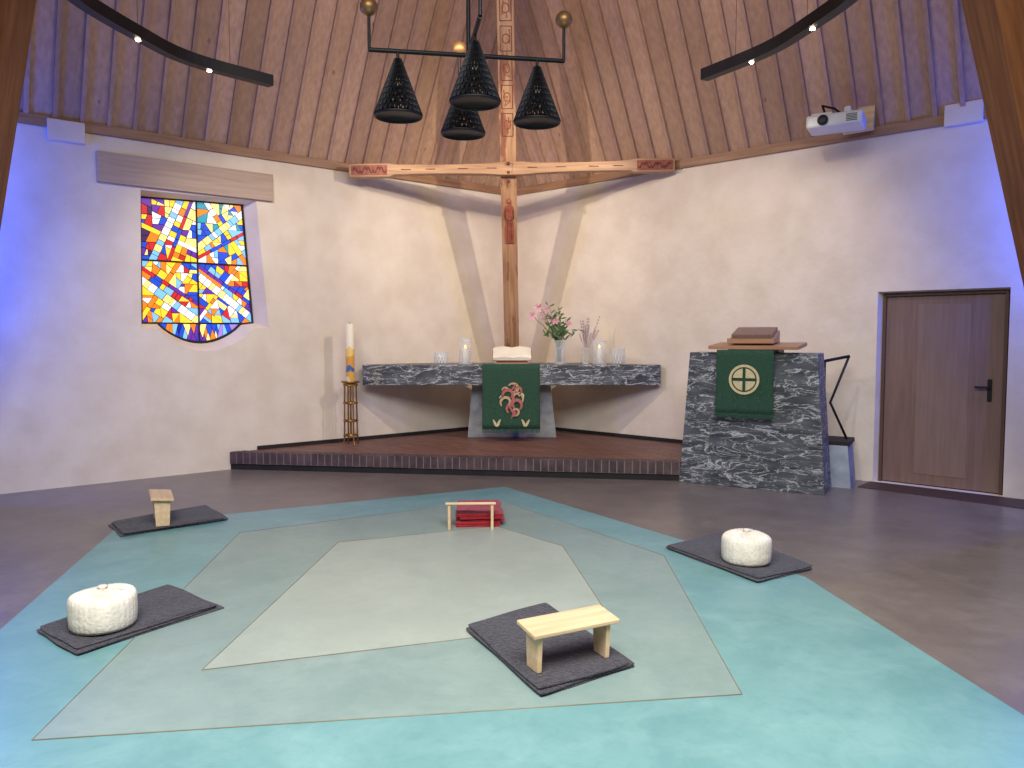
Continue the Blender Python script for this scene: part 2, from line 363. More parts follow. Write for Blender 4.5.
# ---------------------------------------------------------------- ceiling
SL=1.9; WM=3.8; SP=.245
vs=[];fs=[];cols=[]
kx=1.16
def roofpt(W,u,w,off=0):
    p=W(u,w,WH+.1+SL*w)
    n=(W(0,1,0)-W(0,0,0)); nn=Vector((n.x*SL,n.y*SL,-1)).normalized()
    return p+nn*off
for W in (WL,WR):
    u=0.0
    while u<9.4:
        t=random.random(); warm=random.uniform(-8,8)
        c=lin((168+26*t,134+24*t,112+22*t+warm*.5))
        u2=u+SP
        a=min(WM,u*kx); b=min(WM,u2*kx)
        i=len(vs); vs+=[roofpt(W,u,-.08),roofpt(W,u2,-.08),roofpt(W,u2,b),roofpt(W,u,a)]
        fs.append((i,i+1,i+2,i+3)); cols.append(c)
        if b>0.05:
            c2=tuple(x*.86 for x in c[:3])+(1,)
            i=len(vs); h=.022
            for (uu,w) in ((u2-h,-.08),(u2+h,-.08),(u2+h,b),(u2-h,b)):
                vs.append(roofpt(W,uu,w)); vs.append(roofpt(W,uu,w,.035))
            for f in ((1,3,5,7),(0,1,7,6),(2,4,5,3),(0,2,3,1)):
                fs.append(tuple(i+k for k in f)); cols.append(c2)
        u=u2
me=bpy.data.meshes.new('ceiling'); me.from_pydata([tuple(v) for v in vs],[],fs); me.materials.append(M['ceil'])
ca=me.color_attributes.new('Col','FLOAT_COLOR','CORNER')
for i,p in enumerate(me.polygons):
    for li in p.loop_indices: ca.data[li].color=cols[i]
link(bpy.data.objects.new('ceiling',me))
def stick(name,p0,p1,sx,sy,mat,parent=None,up=Vector((0,1,0)),bevel=.01):
    p0=Vector(p0);p1=Vector(p1); L=(p1-p0); x=L.normalized(); y=(up-x*up.dot(x)).normalized(); z=x.cross(y)
    m=Matrix((x,y,z)).transposed().to_4x4(); m.translation=(p0+p1)/2
    o=box(name,(L.length,sx,sy),(0,0,0),mat,parent,bevel=bevel); 
    if parent: m=Matrix.Translation(-parent.location)@m
    o.matrix_local=m
    return o
M['beam2']=wood('glulam_beam',(112,64,34),(150,94,54),'x')
stick('timber_strut',(-5.25,6.9,.0),(-2.25,4.9,8.2),.3,.27,'beam2')
stick('timber_strut',(4.9,6.3,.0),(.67,3.31,8.53),.3,.3,'beam2')
# ---------------------------------------------------------------- platform
pf=empty('brick_platform',(0,9.5,0))
pp=[(-3.235,8.885),(1.79,8.16),(2.01,8.54),(2.54,8.24),(2.90,8.88),(0,11.50)]
slab('core',[(x,y-9.5) for x,y in pp],0,.19,'mortar',pf)
slab('paving',[(x,y-9.5) for x,y in pp],.19,.2,'bricktop',pf)
a=Vector((-3.255,8.89,0)); b=Vector((1.78,8.167,0)); e=(b-a).normalized(); nf=Vector((e.y,-e.x,0)); L=(b-a).length
n=int(L/.082)
def bricks(name,z0,z1,dd,mat,n,bev):
    vs=[];fs=[]
    for k in range(n):
        s0=a+e*(k*L/n+.006); s1=a+e*((k+1)*L/n-.006); i=len(vs)
        j=random.uniform(-.002,.002)
        for s in (s0,s1):
            for w in (-.11,dd+j):
                for z in (z0,z1): vs.append(s+nf*w+Vector((0,-9.5,z)))
        fs+= [(i+0,i+1,i+3,i+2),(i+4,i+6,i+7,i+5),(i,i+4,i+5,i+1),(i+2,i+3,i+7,i+6),(i,i+2,i+6,i+4),(i+1,i+5,i+7,i+3)]
    mesh(name,vs,fs,mat,pf,bevel=bev)
bricks('edge_bricks',.075,.206,.035,'brick',n,.003)
slabp=[a-nf*.02,b-nf*.02,b+nf*.030,a+nf*.030]
slab('bed_mortar',[(p.x,p.y-9.5) for p in slabp],.07,.2,'mortar',pf)
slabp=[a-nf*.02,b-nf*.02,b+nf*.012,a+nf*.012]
slab('painted_shade_strip',[(p.x,p.y-9.5) for p in slabp],0.0,.07,'dark',pf)  # near-black strip: shade of the recess below the bricks, put into the colour
# ---------------------------------------------------------------- altar
al=empty('altar',(0,10.1,.2))
def A(x,y,z): return (x,y-10.1,z-.2)
sl=[(-1.89,9.75),(1.88,9.75),(1.86,9.83),(.9,10.58),(-.9,10.62),(-1.87,9.92)]
prism('slab',[A(x,y,.92) for x,y in sl],[A(x,y,1.18) for x,y in sl],'marble',al,bevel=.008)
prism('pedestal',[A(-.59,10.16,.2),A(.59,10.16,.2),A(.5,10.6,.2),A(-.5,10.6,.2)],[A(-.52,10.0,.92),A(.50,10.0,.92),A(.45,10.5,.92),A(-.45,10.5,.92)],'concrete',al,bevel=.01)
def banner(name,w,ztop,zbot,back,origin,rz,fr=.05):
    e=empty(name,origin,rz)
    nx=24; vs=[];fs=[]
    prof=[(back,ztop+.006),(0.0,ztop+.006),(-.012,ztop-.004)]+[(-.014-.004*math.sin(k*.6),ztop-(ztop-zbot)*k/12) for k in range(1,13)]
    for (y,z) in prof:
        for i in range(nx+1):
            x=-w/2+w*i/nx
            f=max(0,(ztop-z))/(ztop-zbot)
            vs.append((x*(1+.02*f),y-.004*f*math.sin(i*1.3),z))
    for k in range(len(prof)-1):
        for i in range(nx):
            q=k*(nx+1)+i; fs.append((q,q+1,q+nx+2,q+nx+1))
    o=mesh('cloth',vs,fs,'green',e,smooth=True)
    m=o.modifiers.new('s','SOLIDIFY'); m.thickness=.004
    vs=[];fs=[]
    for i in range(48):
        x=-w/2*1.02+w*1.02*(i+.5)/48; q=len(vs); h=.006; dx=random.uniform(-.003,.003)
        vs+=[(x-h,-.016,zbot),(x+h,-.016,zbot),(x+h*.6+dx,-.018,zbot-fr),(x-h*.6+dx,-.018,zbot-fr)]; fs.append((q,q+1,q+2,q+3))
    o=mesh('fringe',vs,fs,'green',e); m=o.modifiers.new('s','SOLIDIFY'); m.thickness=.003
    return e
b1=banner('altar_cloth',.72,.985,.17,.10,(-.01,9.735,.2),0)
def flat(name,pts,mat,parent,y):
    o=mesh(name,[(x,y,z) for x,z in pts],[tuple(range(len(pts)))],mat,parent); m=o.modifiers.new('s','SOLIDIFY'); m.thickness=.003; return o
def ribbon(name,pts,widths,mat,parent,y):
    vs=[];fs=[]
    n=len(pts)
    for i,(x,z) in enumerate(pts):
        p=pts[max(0,i-1)];q=pts[min(n-1,i+1)]; dx,dz=q[0]-p[0],q[1]-p[1]; l=math.hypot(dx,dz) or 1
        w=widths[i]/2; vs+=[(x-dz/l*w,y,z+dx/l*w),(x+dz/l*w,y,z-dx/l*w)]
    for i in range(n-1): fs.append((2*i,2*i+1,2*i+3,2*i+2))
    o=mesh(name,vs,fs,mat,parent); m=o.modifiers.new('s','SOLIDIFY'); m.thickness=.003; return o
Y=-.027
def curl(name,cx,cz,r,a0,a1,w,mat,y,shrink=.55):
    n=12; P=[];Wd=[]
    for i in range(n):
        t=i/(n-1); a=a0+(a1-a0)*t; rr=r*(1-shrink*t); P.append((cx+rr*math.cos(a),cz+rr*math.sin(a))); Wd.append(w*(.3+.9*math.sin(math.pi*min(1,t*.85+.1))))
    ribbon(name,P,Wd,mat,b1,y)
for k,(x,z,r,a0,a1,w,mt) in enumerate((
    (.03,.68,.075,2.6,-2.6,.028,'tan'),(.08,.66,.055,-1.2,4.0,.026,'red'),(-.03,.60,.085,3.6,-.9,.034,'red'),(.07,.56,.085,-.6,4.2,.03,'tan'),
    (-.06,.51,.08,3.8,-1.0,.03,'tan'),(.06,.48,.08,-1.0,4.0,.034,'red'),(0,.43,.065,4.2,-.8,.03,'red'),(.05,.39,.055,-1.6,2.8,.024,'tan'),(.02,.36,.045,2.2,-2.2,.024,'red'),
    (-.07,.66,.045,3.2,-.8,.02,'tan'),(.12,.59,.04,-.8,3.6,.02,'cream'),(-.11,.56,.035,3.2,-.8,.018,'cream'))):
    curl('emblem_curl_%d'%k,x,z,r,a0,a1,w,mt,Y-.0015*(k%3))
ribbon('emblem_spine',[(.06,.74),(.0,.66),(.03,.56),(-.02,.46),(.03,.36),(.0,.30)],[.015,.025,.03,.03,.02,.008],'red',b1,Y-.005)
for s in (-1,1):
    c=[(s*(.13+.1*t/8),.25+.04*math.cos(t*.75)) for t in range(9)]
    ribbon('emblem_wave_%d'%s,c,[.01,.02,.03,.035,.03,.03,.03,.02,.01],'cream',b1,Y)
# bible on stand
bk=empty('open_bible_on_stand',(0.0,10.0,1.18))
box('stand_base',(.44,.24,.02),(0,0,.01),'oak',bk)
prism('stand_wedge',[(-.2,-.1,.02),(.2,-.1,.02),(.2,.12,.02),(-.2,.12,.02)],[(-.2,-.1,.05),(.2,-.1,.05),(.2,.12,.14),(-.2,.12,.14)],'oak',bk)
for s in (-1,1):
    vs=[];fs=[]
    for i in range(9):
        x=s*.245*i/8; h=.022+.02*math.sin(math.pi*min(1,i/8*.9+.1))
        for (y,z) in ((-.12,.055),(.13,.185)):
            vs+=[(x,y,z),(x,y-.01,z+h)]
    for i in range(8):
        q=4*i; fs+=[(q+1,q+5,q+7,q+3),(q,q+4,q+5,q+1),(q+2,q+3,q+7,q+6)]
    fs.append((32,34,35,33)); mesh('pages_%d'%(s+1),vs,fs,'paper',bk)
box('cover',(.51,.28,.01),(0,.0,.11),'oak',bk,rot=(math.radians(27),0,0))
def ring_prof(r,h,t=.004): return [(r*.9,0),(r,.01),(r,h),(r-t,h),(r-t,.014),(0.001,.014)]
def glass_rims(e,r,h):
    for n_,z in (('rim',h),('foot',.006)):
        tube(n_,[(r*math.cos(k*math.pi/12),r*math.sin(k*math.pi/12),z) for k in range(24)],.003,'glassrim',e,cyc=True,res=1)
M['glassrim']=noise_mat('glass_rim',(200,205,200),(220,225,220),rough=.15)
def glass_candle(x,y,h=.34,r=.085,wax=.2):
    e=empty('candle_in_glass',(x,y,1.18)); lathe('glass',ring_prof(r,h),(0,0,0),'glass',e)
    glass_rims(e,r,h)
    lathe('candle',[(.035,.016),(.037,.02),(.037,wax),(.03,wax+.003),(.001,wax)],(0,0,0),'wax',e)
    tube('wick',[(0,0,wax),(0,0,wax+.012)],.002,'dark',e); ball('flame',.010,(0,0,wax+.028),'flame',e,(1,1,2.2))
glass_candle(-.60,9.95); glass_candle(1.12,9.92,.3)
for x,y in ((-.91,9.92),(1.36,9.93)):
    e=empty('glass_lantern',(x,y,1.18)); s=1.0 if x<0 else 1.3
    lathe('bowl',[(.05,0),(.085,.02),(.088,.15*s),(.084,.15*s),(.08,.025),(.001,.02)],(0,0,0),'glass',e)
    for k in range(14):
        for dd in (.5,-.5):
            a_=k*math.pi/7; tube('rib_%d_%d'%(k,dd>0),[(.09*math.cos(a_+dd*t/3),.09*math.sin(a_+dd*t/3),.015+(.15*s-.015)*t/3) for t in range(4)],.0016,'glassrim',e,res=1)
    tube('rim',[(.088*math.cos(k*math.pi/12),.088*math.sin(k*math.pi/12),.15*s) for k in range(24)],.003,'glassrim',e,cyc=True,res=1)
def leafm(name,p,d,l,w,mat,parent):
    d=Vector(d).normalized(); s=d.cross(Vector((.3,-.9,.2))).normalized(); up=s.cross(d)
    P=Vector(p); vs=[P,P+d*l*.3+s*w*.4+up*.003,P+d*l*.6+s*w*.45,P+d*l,P+d*l*.6-s*w*.45,P+d*l*.3-s*w*.4,P+d*l*.45+up*w*.2]
    mesh(name,vs,[(0,1,6),(1,2,6),(2,3,6),(3,4,6),(4,5,6),(5,0,6)],mat,parent,smooth=True)
fl=empty('flower_vase',(.62,10.02,1.18))
lathe('vase',[(.06,0),(.07,.01),(.06,.15),(.08,.3),(.075,.3),(.052,.15),(.06,.02),(.001,.016)],(0,0,0),'glass',fl)
glass_rims(fl,.078,.3)
rnd=random.Random(3)
for i in range(26):
    a_=rnd.uniform(0,2*math.pi); sp=rnd.uniform(.05,.33); h=rnd.uniform(.38,.8)
    tip=Vector((math.cos(a_)*sp,math.sin(a_)*sp*.6,h)); p0=Vector((rnd.uniform(-.03,.03),rnd.uniform(-.03,.03),.03)); pm_=Vector((tip.x*.22,tip.y*.22,.29))
    pts=[p0.lerp(pm_,t/3) for t in range(3)]+[pm_.lerp(tip,t/5)+Vector((0,0,.03*math.sin(math.pi*t/5))) for t in range(6)]
    tube('stem_%d'%i,pts,.003,'leaf',fl,res=1)
    for j in range(5):
        q=pm_.lerp(tip,rnd.uniform(.2,1)); leafm('leaf_%d_%d'%(i,j),q,(rnd.uniform(-1,1),rnd.uniform(-.6,.6),rnd.uniform(-.2,1)),rnd.uniform(.06,.12),.022,'leaf',fl)
    if i%3==0: ball('bud_%d'%i,.013,tip,'dry',fl,(1,1,1.8))
    if i%7==1:
        for q in range(6): b_=q*math.pi/3; leafm('petal_%d_%d'%(i,q),tip,(math.cos(b_),-.3,math.sin(b_)*.8),.05,.03,'pink',fl)
for ci,(x,z) in enumerate(((-.28,.72),(-.2,.6),(-.36,.62))):
    tube('lily_stem_%d'%ci,[(0,0,.1),(-.04,0,.3),(x*.6,-.02,z*.8),(x,-.04,z)],.004,'leaf',fl,res=1)
    for q in range(6): b_=q*math.pi/3; leafm('lily_%d_%d'%(ci,q),(x,-.04,z),(math.cos(b_),-.5,math.sin(b_)),.08,.03,'pink',fl)
dv=empty('dried_flower_vase',(.96,10.08,1.18))
lathe('vase',ring_prof(.045,.2),(0,0,0),'glass',dv); glass_rims(dv,.045,.2)
for i in range(18):
    a_=rnd.uniform(-.6,1); h=rnd.uniform(.35,.62); tip=Vector((.02+a_*.17,rnd.uniform(-.08,.08),h))
    tube('stem_%d'%i,[(0,0,.02),(tip.x*.2,0,.19),tuple(tip)],.0022,'dry',dv,res=1)
    for j in range(5): ball('seedhead_%d_%d'%(i,j),.009,Vector((tip.x*.2,0,.19)).lerp(tip,.6+.1*j),'dry',dv,(1,1,1.6))
# ---------------------------------------------------------------- paschal candle
pc=empty('paschal_candle_stand',(-1.99,9.5,.2))
for k in range(4):
    a_=k*math.pi/2+.6; c,s=math.cos(a_),math.sin(a_)
    tube('leg_%d'%k,[(.1*c,.1*s,0.008),(.085*c,.085*s,.06),(.075*c,.075*s,.75)],.010,'brass',pc)
for z in (.12,.3,.52,.74):
    tube('ring_%d'%int(z*100),[(.085*math.cos(t*math.pi/12),.085*math.sin(t*math.pi/12),z) for t in range(24)],.010,'brass',pc,cyc=True)
tube('spindle',[(0,0,.1),(0,0,.76)],.012,'brass',pc)
for z in (.12,.3,.52): ball('knop_%d'%int(z*100),.035,(0,0,z),'brass',pc,(1,1,.7))
lathe('drip_pan',[(.03,.74),(.11,.77),(.115,.79),(.06,.78),(.001,.78)],(0,0,0),'brass',pc)
def paschal():
    m,nt,b=newmat('painted_candle'); N=nt.nodes; L=nt.links
    tc=N.new('ShaderNodeTexCoord'); sx=N.new('ShaderNodeSeparateXYZ'); L.new(tc.outputs['Object'],sx.inputs[0])
    n=N.new('ShaderNodeTexNoise'); n.inputs['Scale'].default_value=14; L.new(tc.outputs['Object'],n.inputs['Vector'])
    ma=N.new('ShaderNodeMath'); ma.operation='MULTIPLY_ADD'; ma.inputs[1].default_value=.25; L.new(n.outputs['Fac'],ma.inputs[0]); L.new(sx.outputs[2],ma.inputs[2])
    r=N.new('ShaderNodeValToRGB'); el=r.color_ramp.elements; el[0].position=0;el[0].color=lin((240,232,205))
    for p,c in ((.16,(232,180,70)),(.24,(70,110,160)),(.30,(225,160,60)),(.42,(240,200,100)),(.55,(238,228,200))):
        q=el.new(p); q.color=lin(c)
    el[-1].color=lin((242,236,215)); r.color_ramp.interpolation='CONSTANT'
    L.new(ma.outputs[0],r.inputs[0]); L.new(r.outputs[0],b.inputs['Base Color']); b.inputs['Roughness'].default_value=.5
    return m
M['paschal']=paschal()
lathe('candle',[(.05,0),(.052,.005),(.052,.7),(.045,.705),(.001,.7)],(0,0,.785),'paschal',pc)
tube('wick',[(0,0,1.48),(0,0,1.51)],.003,'dark',pc)
# ---------------------------------------------------------------- lectern
ang=math.atan2(-.494,.87)
le=empty('marble_lectern',(2.395,7.745,0),ang)
prism('block',[(-.72,0,0),(.72,0,0),(.72,.49,0),(-.72,.49,0)],[(-.64,.05,1.37),(.62,.05,1.37),(.62,.45,1.37),(-.64,.45,1.37)],'marble',le,bevel=.006)
box('desk_support',(.5,.3,.05),(0,.22,1.395),'oak',le)
box('reading_desk',(.88,.5,.035),(.02,.2,1.44),'oak',le,rot=(math.radians(4),0,0))
prism('book_rest',[(-.24,.05,1.462),(.2,.05,1.462),(.2,.4,1.475),(-.24,.4,1.475)],[(-.24,.05,1.50),(.2,.05,1.50),(.2,.4,1.60),(-.24,.4,1.60)],'oak',le,bevel=.004)
box('book_lip',(.46,.03,.05),(-.02,.04,1.49),'oak',le)
box('closed_book',(.4,.3,.04),(-.02,.23,1.575),'doorw',le,rot=(math.radians(15),0,0))
b2=banner('lectern_cloth',.56,1.36,.73,.02,(2.395-.05*.87-.0,7.745+.05*.494,0),ang)
b2.location=Vector((2.395,7.745,0))+Vector((.87,-.494,0))*(-.05)+Vector((-.494,-.87,0))*.045+Vector((0,0,.035))
cx,cz=0,1.07
n=40; vs=[];fs=[]
for i in range(n):
    a_=2*math.pi*i/n
    for r in (.125,.15): vs.append((cx+r*math.cos(a_),Y,cz+r*math.sin(a_)))
fs=[(2*i,2*i+1,(2*i+3)%(2*n),(2*i+2)%(2*n)) for i in range(n)]
o=mesh('emblem_ring',vs,fs,'cream',b2); m=o.modifiers.new('s','SOLIDIFY'); m.thickness=.003
for i in range(4):
    a_=i*math.pi/2+math.pi/4; c=[]
    for t in range(9): c.append((.112*math.cos(a_-.65+1.3*t/8),cz+.112*math.sin(a_-.65+1.3*t/8)))
    c.append((.022*math.cos(a_),cz+.022*math.sin(a_)))
    flat('emblem_quarter_%d'%i,c,'cream',b2,Y)
lp=empty('lectern_landing',(2.395,7.745,0),ang)
prism('block',[(-.08,.5,0),(.9,.5,0),(.9,.96,0),(-.08,.96,0)],[(-.08,.5,.43),(.86,.5,.43),(.86,.96,.43),(-.08,.96,.43)],'step',lp)
prism('tread',[(-.09,.5,.43),(.88,.5,.43),(.88,.96,.43),(-.09,.96,.43)],[(-.09,.5,.47),(.88,.5,.47),(.88,.96,.47),(-.09,.96,.47)],'dark',lp)
hr=empty('handrail',(2.395,7.745,0),ang)
tube('rail',[(.6,.55,1.28),(.82,.8,1.33)],.016,'black',hr); tube('brace',[(.82,.8,1.33),(.68,.55,.86),(.82,.78,.47)],.013,'black',hr)
tube('post',[(.62,.55,1.28),(.62,.55,.47)],.011,'black',hr)
# ---------------------------------------------------------------- cross
cr=empty('leaning_wooden_cross',(0,9.8,3.6))
def PY(z): return 11.3-.44*(z-.2)
def PX(z): return .02-.019*(z-.2)
stick('post',(PX(.25),PY(.25),.25),(PX(6.6),PY(6.6),6.6),.2,.2,'crossw',cr)
def armside(s):
    xs=[0,.12,.3,.6,.9,1.2,1.45,1.5,1.75,2.0]; top=[.075,.075,.06,.055,.055,.06,.07,.085,.085,.08]; bot=[.085,.085,.07,.06,.055,.055,.06,.08,.08,.075]
    P=[(s*x,b) for x,b in zip(xs,top)]+[(s*x,-b) for x,b in reversed(list(zip(xs,bot)))]
    k=.018*1
    lo=[(x,-.19,z+k*x) for x,z in P]; hi=[(x,-.07,z+k*x) for x,z in P]
    prism('arm_%s'%('r' if s>0 else 'l'),lo,hi,'armw',cr,bevel=.008)
armside(1); armside(-1)
M['carve_red']=noise_mat('carved_red',(132,62,44),(160,88,62),scale=20,rough=.6)
M['carve_dark']=noise_mat('carved_dark',(76,42,30),(100,58,40),scale=20,rough=.6)
for s in (-1,1):
    prism('painted_end_%d'%s,[(s*x,-.194,z+.018*s*x) for x,z in ((1.53,-.06),(1.97,-.055),(1.97,.06),(1.53,.06))],[(s*x,-.188,z+.018*s*x) for x,z in ((1.53,-.06),(1.97,-.055),(1.97,.06),(1.53,.06))],'carve_red',cr)
    for k,x0 in enumerate((1.58,1.66,1.74,1.82,1.9)):
        c=[(s*(x0-.04+.08*t/6),-.197,.018*s*x0+.035*math.sin(t*1.05)*(1 if k%2 else -1)) for t in range(7)]
        tube('carving_%d_%d'%(s,k),c,.006,'carve_dark',cr,res=2)
    for k,x0 in enumerate((.25,.6,1.0,1.3)):
        tube('inlay_%d_%d'%(s,k),[(s*(x0-.06),-.192,.018*s*x0),(s*(x0+.06),-.192,.018*s*x0)],.005,'carve_dark',cr,res=1)
fn=Vector((0,-1,-.44)).normalized()
def onpost(z,dx=0,off=.1): return Vector((PX(z)+dx,PY(z),z))+fn*off-Vector((0,9.8,3.6))
zz=4.0; k=0; rr_=random.Random(5)
while zz<6.2:   # carved glyph panels on the upright
    hgt=.24
    tube('glyph_frame_%d'%k,[onpost(zz,-.065),onpost(zz,.065),onpost(zz+hgt,.065),onpost(zz+hgt,-.065)],.006,'carve_dark',cr,res=1,cyc=True)
    pts=[onpost(zz+hgt*rr_.uniform(.12,.88),rr_.uniform(-.05,.05)) for _ in range(5)]
    tube('glyph_%d'%k,pts,.007,'carve_red',cr,res=1)
    tube('glyph_ring_%d'%k,[onpost(zz+hgt*.5+.045*math.sin(t*math.pi/6),.04*math.cos(t*math.pi/6)) for t in range(12)],.006,'carve_red',cr,res=1,cyc=True)
    zz+=.29; k+=1
def carved_figure(z0,h,nm):
    prof=[(0,.055),(.3,.06),(.55,.045),(.72,.06),(.8,.05),(.83,.02)]
    L_=[onpost(z0+h*t,-w,.1) for t,w in prof]; R_=[onpost(z0+h*t,w,.1) for t,w in reversed(prof)]
    lo=L_+R_; hi=[p+fn*.018 for p in lo]
    prism(nm+'_robe',lo,hi,'carve_red',cr,bevel=.004)
    ball(nm+'_head',.03,onpost(z0+h*.91,0,.105),'carve_red',cr,(1,.6,1.2))
    for s in (-1,1): tube(nm+'_arm_%d'%s,[onpost(z0+h*.72,s*.05,.118),onpost(z0+h*.55,s*.055,.122),onpost(z0+h*.5,s*.01,.125)],.008,'carve_dark',cr,res=1)
    for x in (-.02,.02): tube(nm+'_fold_%d'%int(x*100),[onpost(z0+h*.05,x*1.4,.118),onpost(z0+h*.45,x,.118)],.004,'carve_dark',cr,res=1)
carved_figure(2.78,.55,'carved_figure_a')
for k in range(3): ball('boss_%d'%k,.022,onpost(3.52+.1*k,0,.19),'carve_dark',cr)
# ---------------------------------------------------------------- chandelier
ch=empty('pendant_chandelier',(-.33,6.0,3.66))
e1=Vector((.987,.161,0)); e2=Vector((-.161,.987,0))
tube('bar_main',[tuple(-e1*.745),tuple(e1*.745)],.017,'black',ch)
tube('bar_cross',[tuple(-e2*.73),tuple(e2*.73)],.017,'black',ch)
tube('suspension_rod',[(0,0,0),(0,0,4.5)],.016,'black',ch)
M['shade']=noise_mat('perforated_shade',(18,18,21),(26,26,30),rough=.55,metal=.2)
for k,(e_,s) in enumerate(((e1,1),(e1,-1),(e2,1),(e2,-1))):
    end=e_*s*.74
    tube('stem_%d'%k,[tuple(end),tuple(end+Vector((0,0,.27)))],.012,'black',ch)
    ball('brass_ball_%d'%k,.066,end+Vector((0,0,.31)),'agedbrass',ch)
    c=e_*s*(.53 if e_ is e1 else .43)
    tube('hanger_%d'%k,[tuple(c),tuple(c+Vector((0,0,-.08)))],.012,'black',ch)
    R=26; V=9; vs=[];fs=[]
    for j in range(V+1):
        t=j/V; r=.018+.155*t; z=-.06-.41*t
        for i in range(R):
            a_=2*math.pi*(i+.5*(j%2))/R; vs.append((r*math.cos(a_),r*math.sin(a_),z))
    for j in range(V):
        for i in range(R):
            a0=j*R+i; a1=j*R+(i+1)%R; b0=(j+1)*R+i; b1_=(j+1)*R+(i+1)%R
            if j%2==0: fs+= [(a0,a1,b0),(a1,b1_,b0)]
            else: fs+= [(a0,b1_,b0),(a0,a1,b1_)]
    o=mesh('shade_%d'%k,vs,fs,'shade',ch,loc=c); w=o.modifiers.new('w','WIREFRAME'); w.thickness=.024; w.use_even_offset=False
    lathe('shade_rim_%d'%k,[(.166,-.462),(.178,-.465),(.182,-.475),(.178,-.485),(.168,-.485),(.166,-.47)],c,'shade',ch)
    lathe('socket_%d'%k,[(.012,-.08),(.02,-.09),(.02,-.17),(.001,-.17)],c,'shade',ch,n=16)
    ball('bulb_%d'%k,.035,c+Vector((0,0,-.21)),'bulb',ch,(1,1,1.2))
# ---------------------------------------------------------------- curved light rails
k_=1.10
def catmull(P,n=8):
    out=[]; P=[P[0]+(P[0]-P[1])]+P+[P[-1]+(P[-1]-P[-2])]
    for i in range(1,len(P)-2):
        for j in range(n):
            t=j/n; a,b,c,d=P[i-1],P[i],P[i+1],P[i+2]
            out.append(.5*((2*b)+(c-a)*t+(2*a-5*b+4*c-d)*t*t+(3*b-a-3*c+d)*t**3))
    out.append(P[-2]); return out
def rail(pts,spots):
    P=catmull([Vector((x*k_,y*k_,4.0)) for x,y in pts]); e=empty('curved_track_light',P[-1])
    vs=[];fs=[]
    for i,p in enumerate(P):
        t=(P[min(i+1,len(P)-1)]-P[max(0,i-1)]).normalized(); s=Vector((t.y,-t.x,0))
        for (a,z) in ((-.045,-.05),(.045,-.05),(.045,.05),(-.045,.05)): vs.append(p+s*a+Vector((0,0,z))-e.location)
    for i in range(len(P)-1):
        q=4*i
        for a in range(4): fs.append((q+a,q+(a+1)%4,q+4+(a+1)%4,q+4+a))
    fs+=[(3,2,1,0),tuple(range(len(vs)-4,len(vs)))]
    mesh('rail_body',vs,fs,'black',e)
    for n_,i in enumerate(spots):
        q=P[i]-e.location; ball('led_%d'%n_,.02,q+Vector((0,0,-.055)),'lamp',e,(1,1,.5))
    for i in (4,len(P)//2,len(P)-5):
        q=P[i]-e.location; tube('wire_%d'%i,[tuple(q+Vector((0,0,.04))),tuple(q+Vector((0,0,3)))],.002,'black',e,res=1)
    return P
RL=rail([(-2.7,4.4),(-2.87,5.14),(-2.77,5.87),(-2.6,6.4),(-2.12,6.95)],(8,16,26))
RR=rail([(2.2,4.4),(2.23,5.14),(2.13,5.73),(1.99,6.2),(1.65,6.79)],(8,15,26))
# ---------------------------------------------------------------- projector
pj=empty('wall_projector',(3.22,7.82,3.65),math.radians(-30))
box('body',(.52,.34,.13),(0,0,0),'white_plastic',pj,bevel=.025)
box('lens_hood',(.2,.14,.03),(-.12,-.05,.075),'white_plastic',pj,bevel=.01)
lathe('lens',[(.045,0),(.05,.02),(.04,.03),(.001,.025)],(-.1,-.172,0),'black',pj,rot=(math.radians(90),0,0))
for k in range(5): box('vent_%d'%k,(.1,.004,.006),(.16,-.172,-.03+.015*k),'black',pj,bevel=0)
box('arm',(.06,.5,.05),(.1,.25,.12),'white_plastic',pj); box('arm_post',(.05,.05,.12),(.1,.05,.1),'white_plastic',pj)
tube('cable',[(-.1,.05,.08),(-.14,.05,.2),(-.05,.2,.2),(.05,.4,.14)],.012,'black',pj)
box('mount_panel',(.3,.05,.42),(.16,.5,.2),'pine',pj,rot=(math.radians(-15),0,math.radians(-10)))
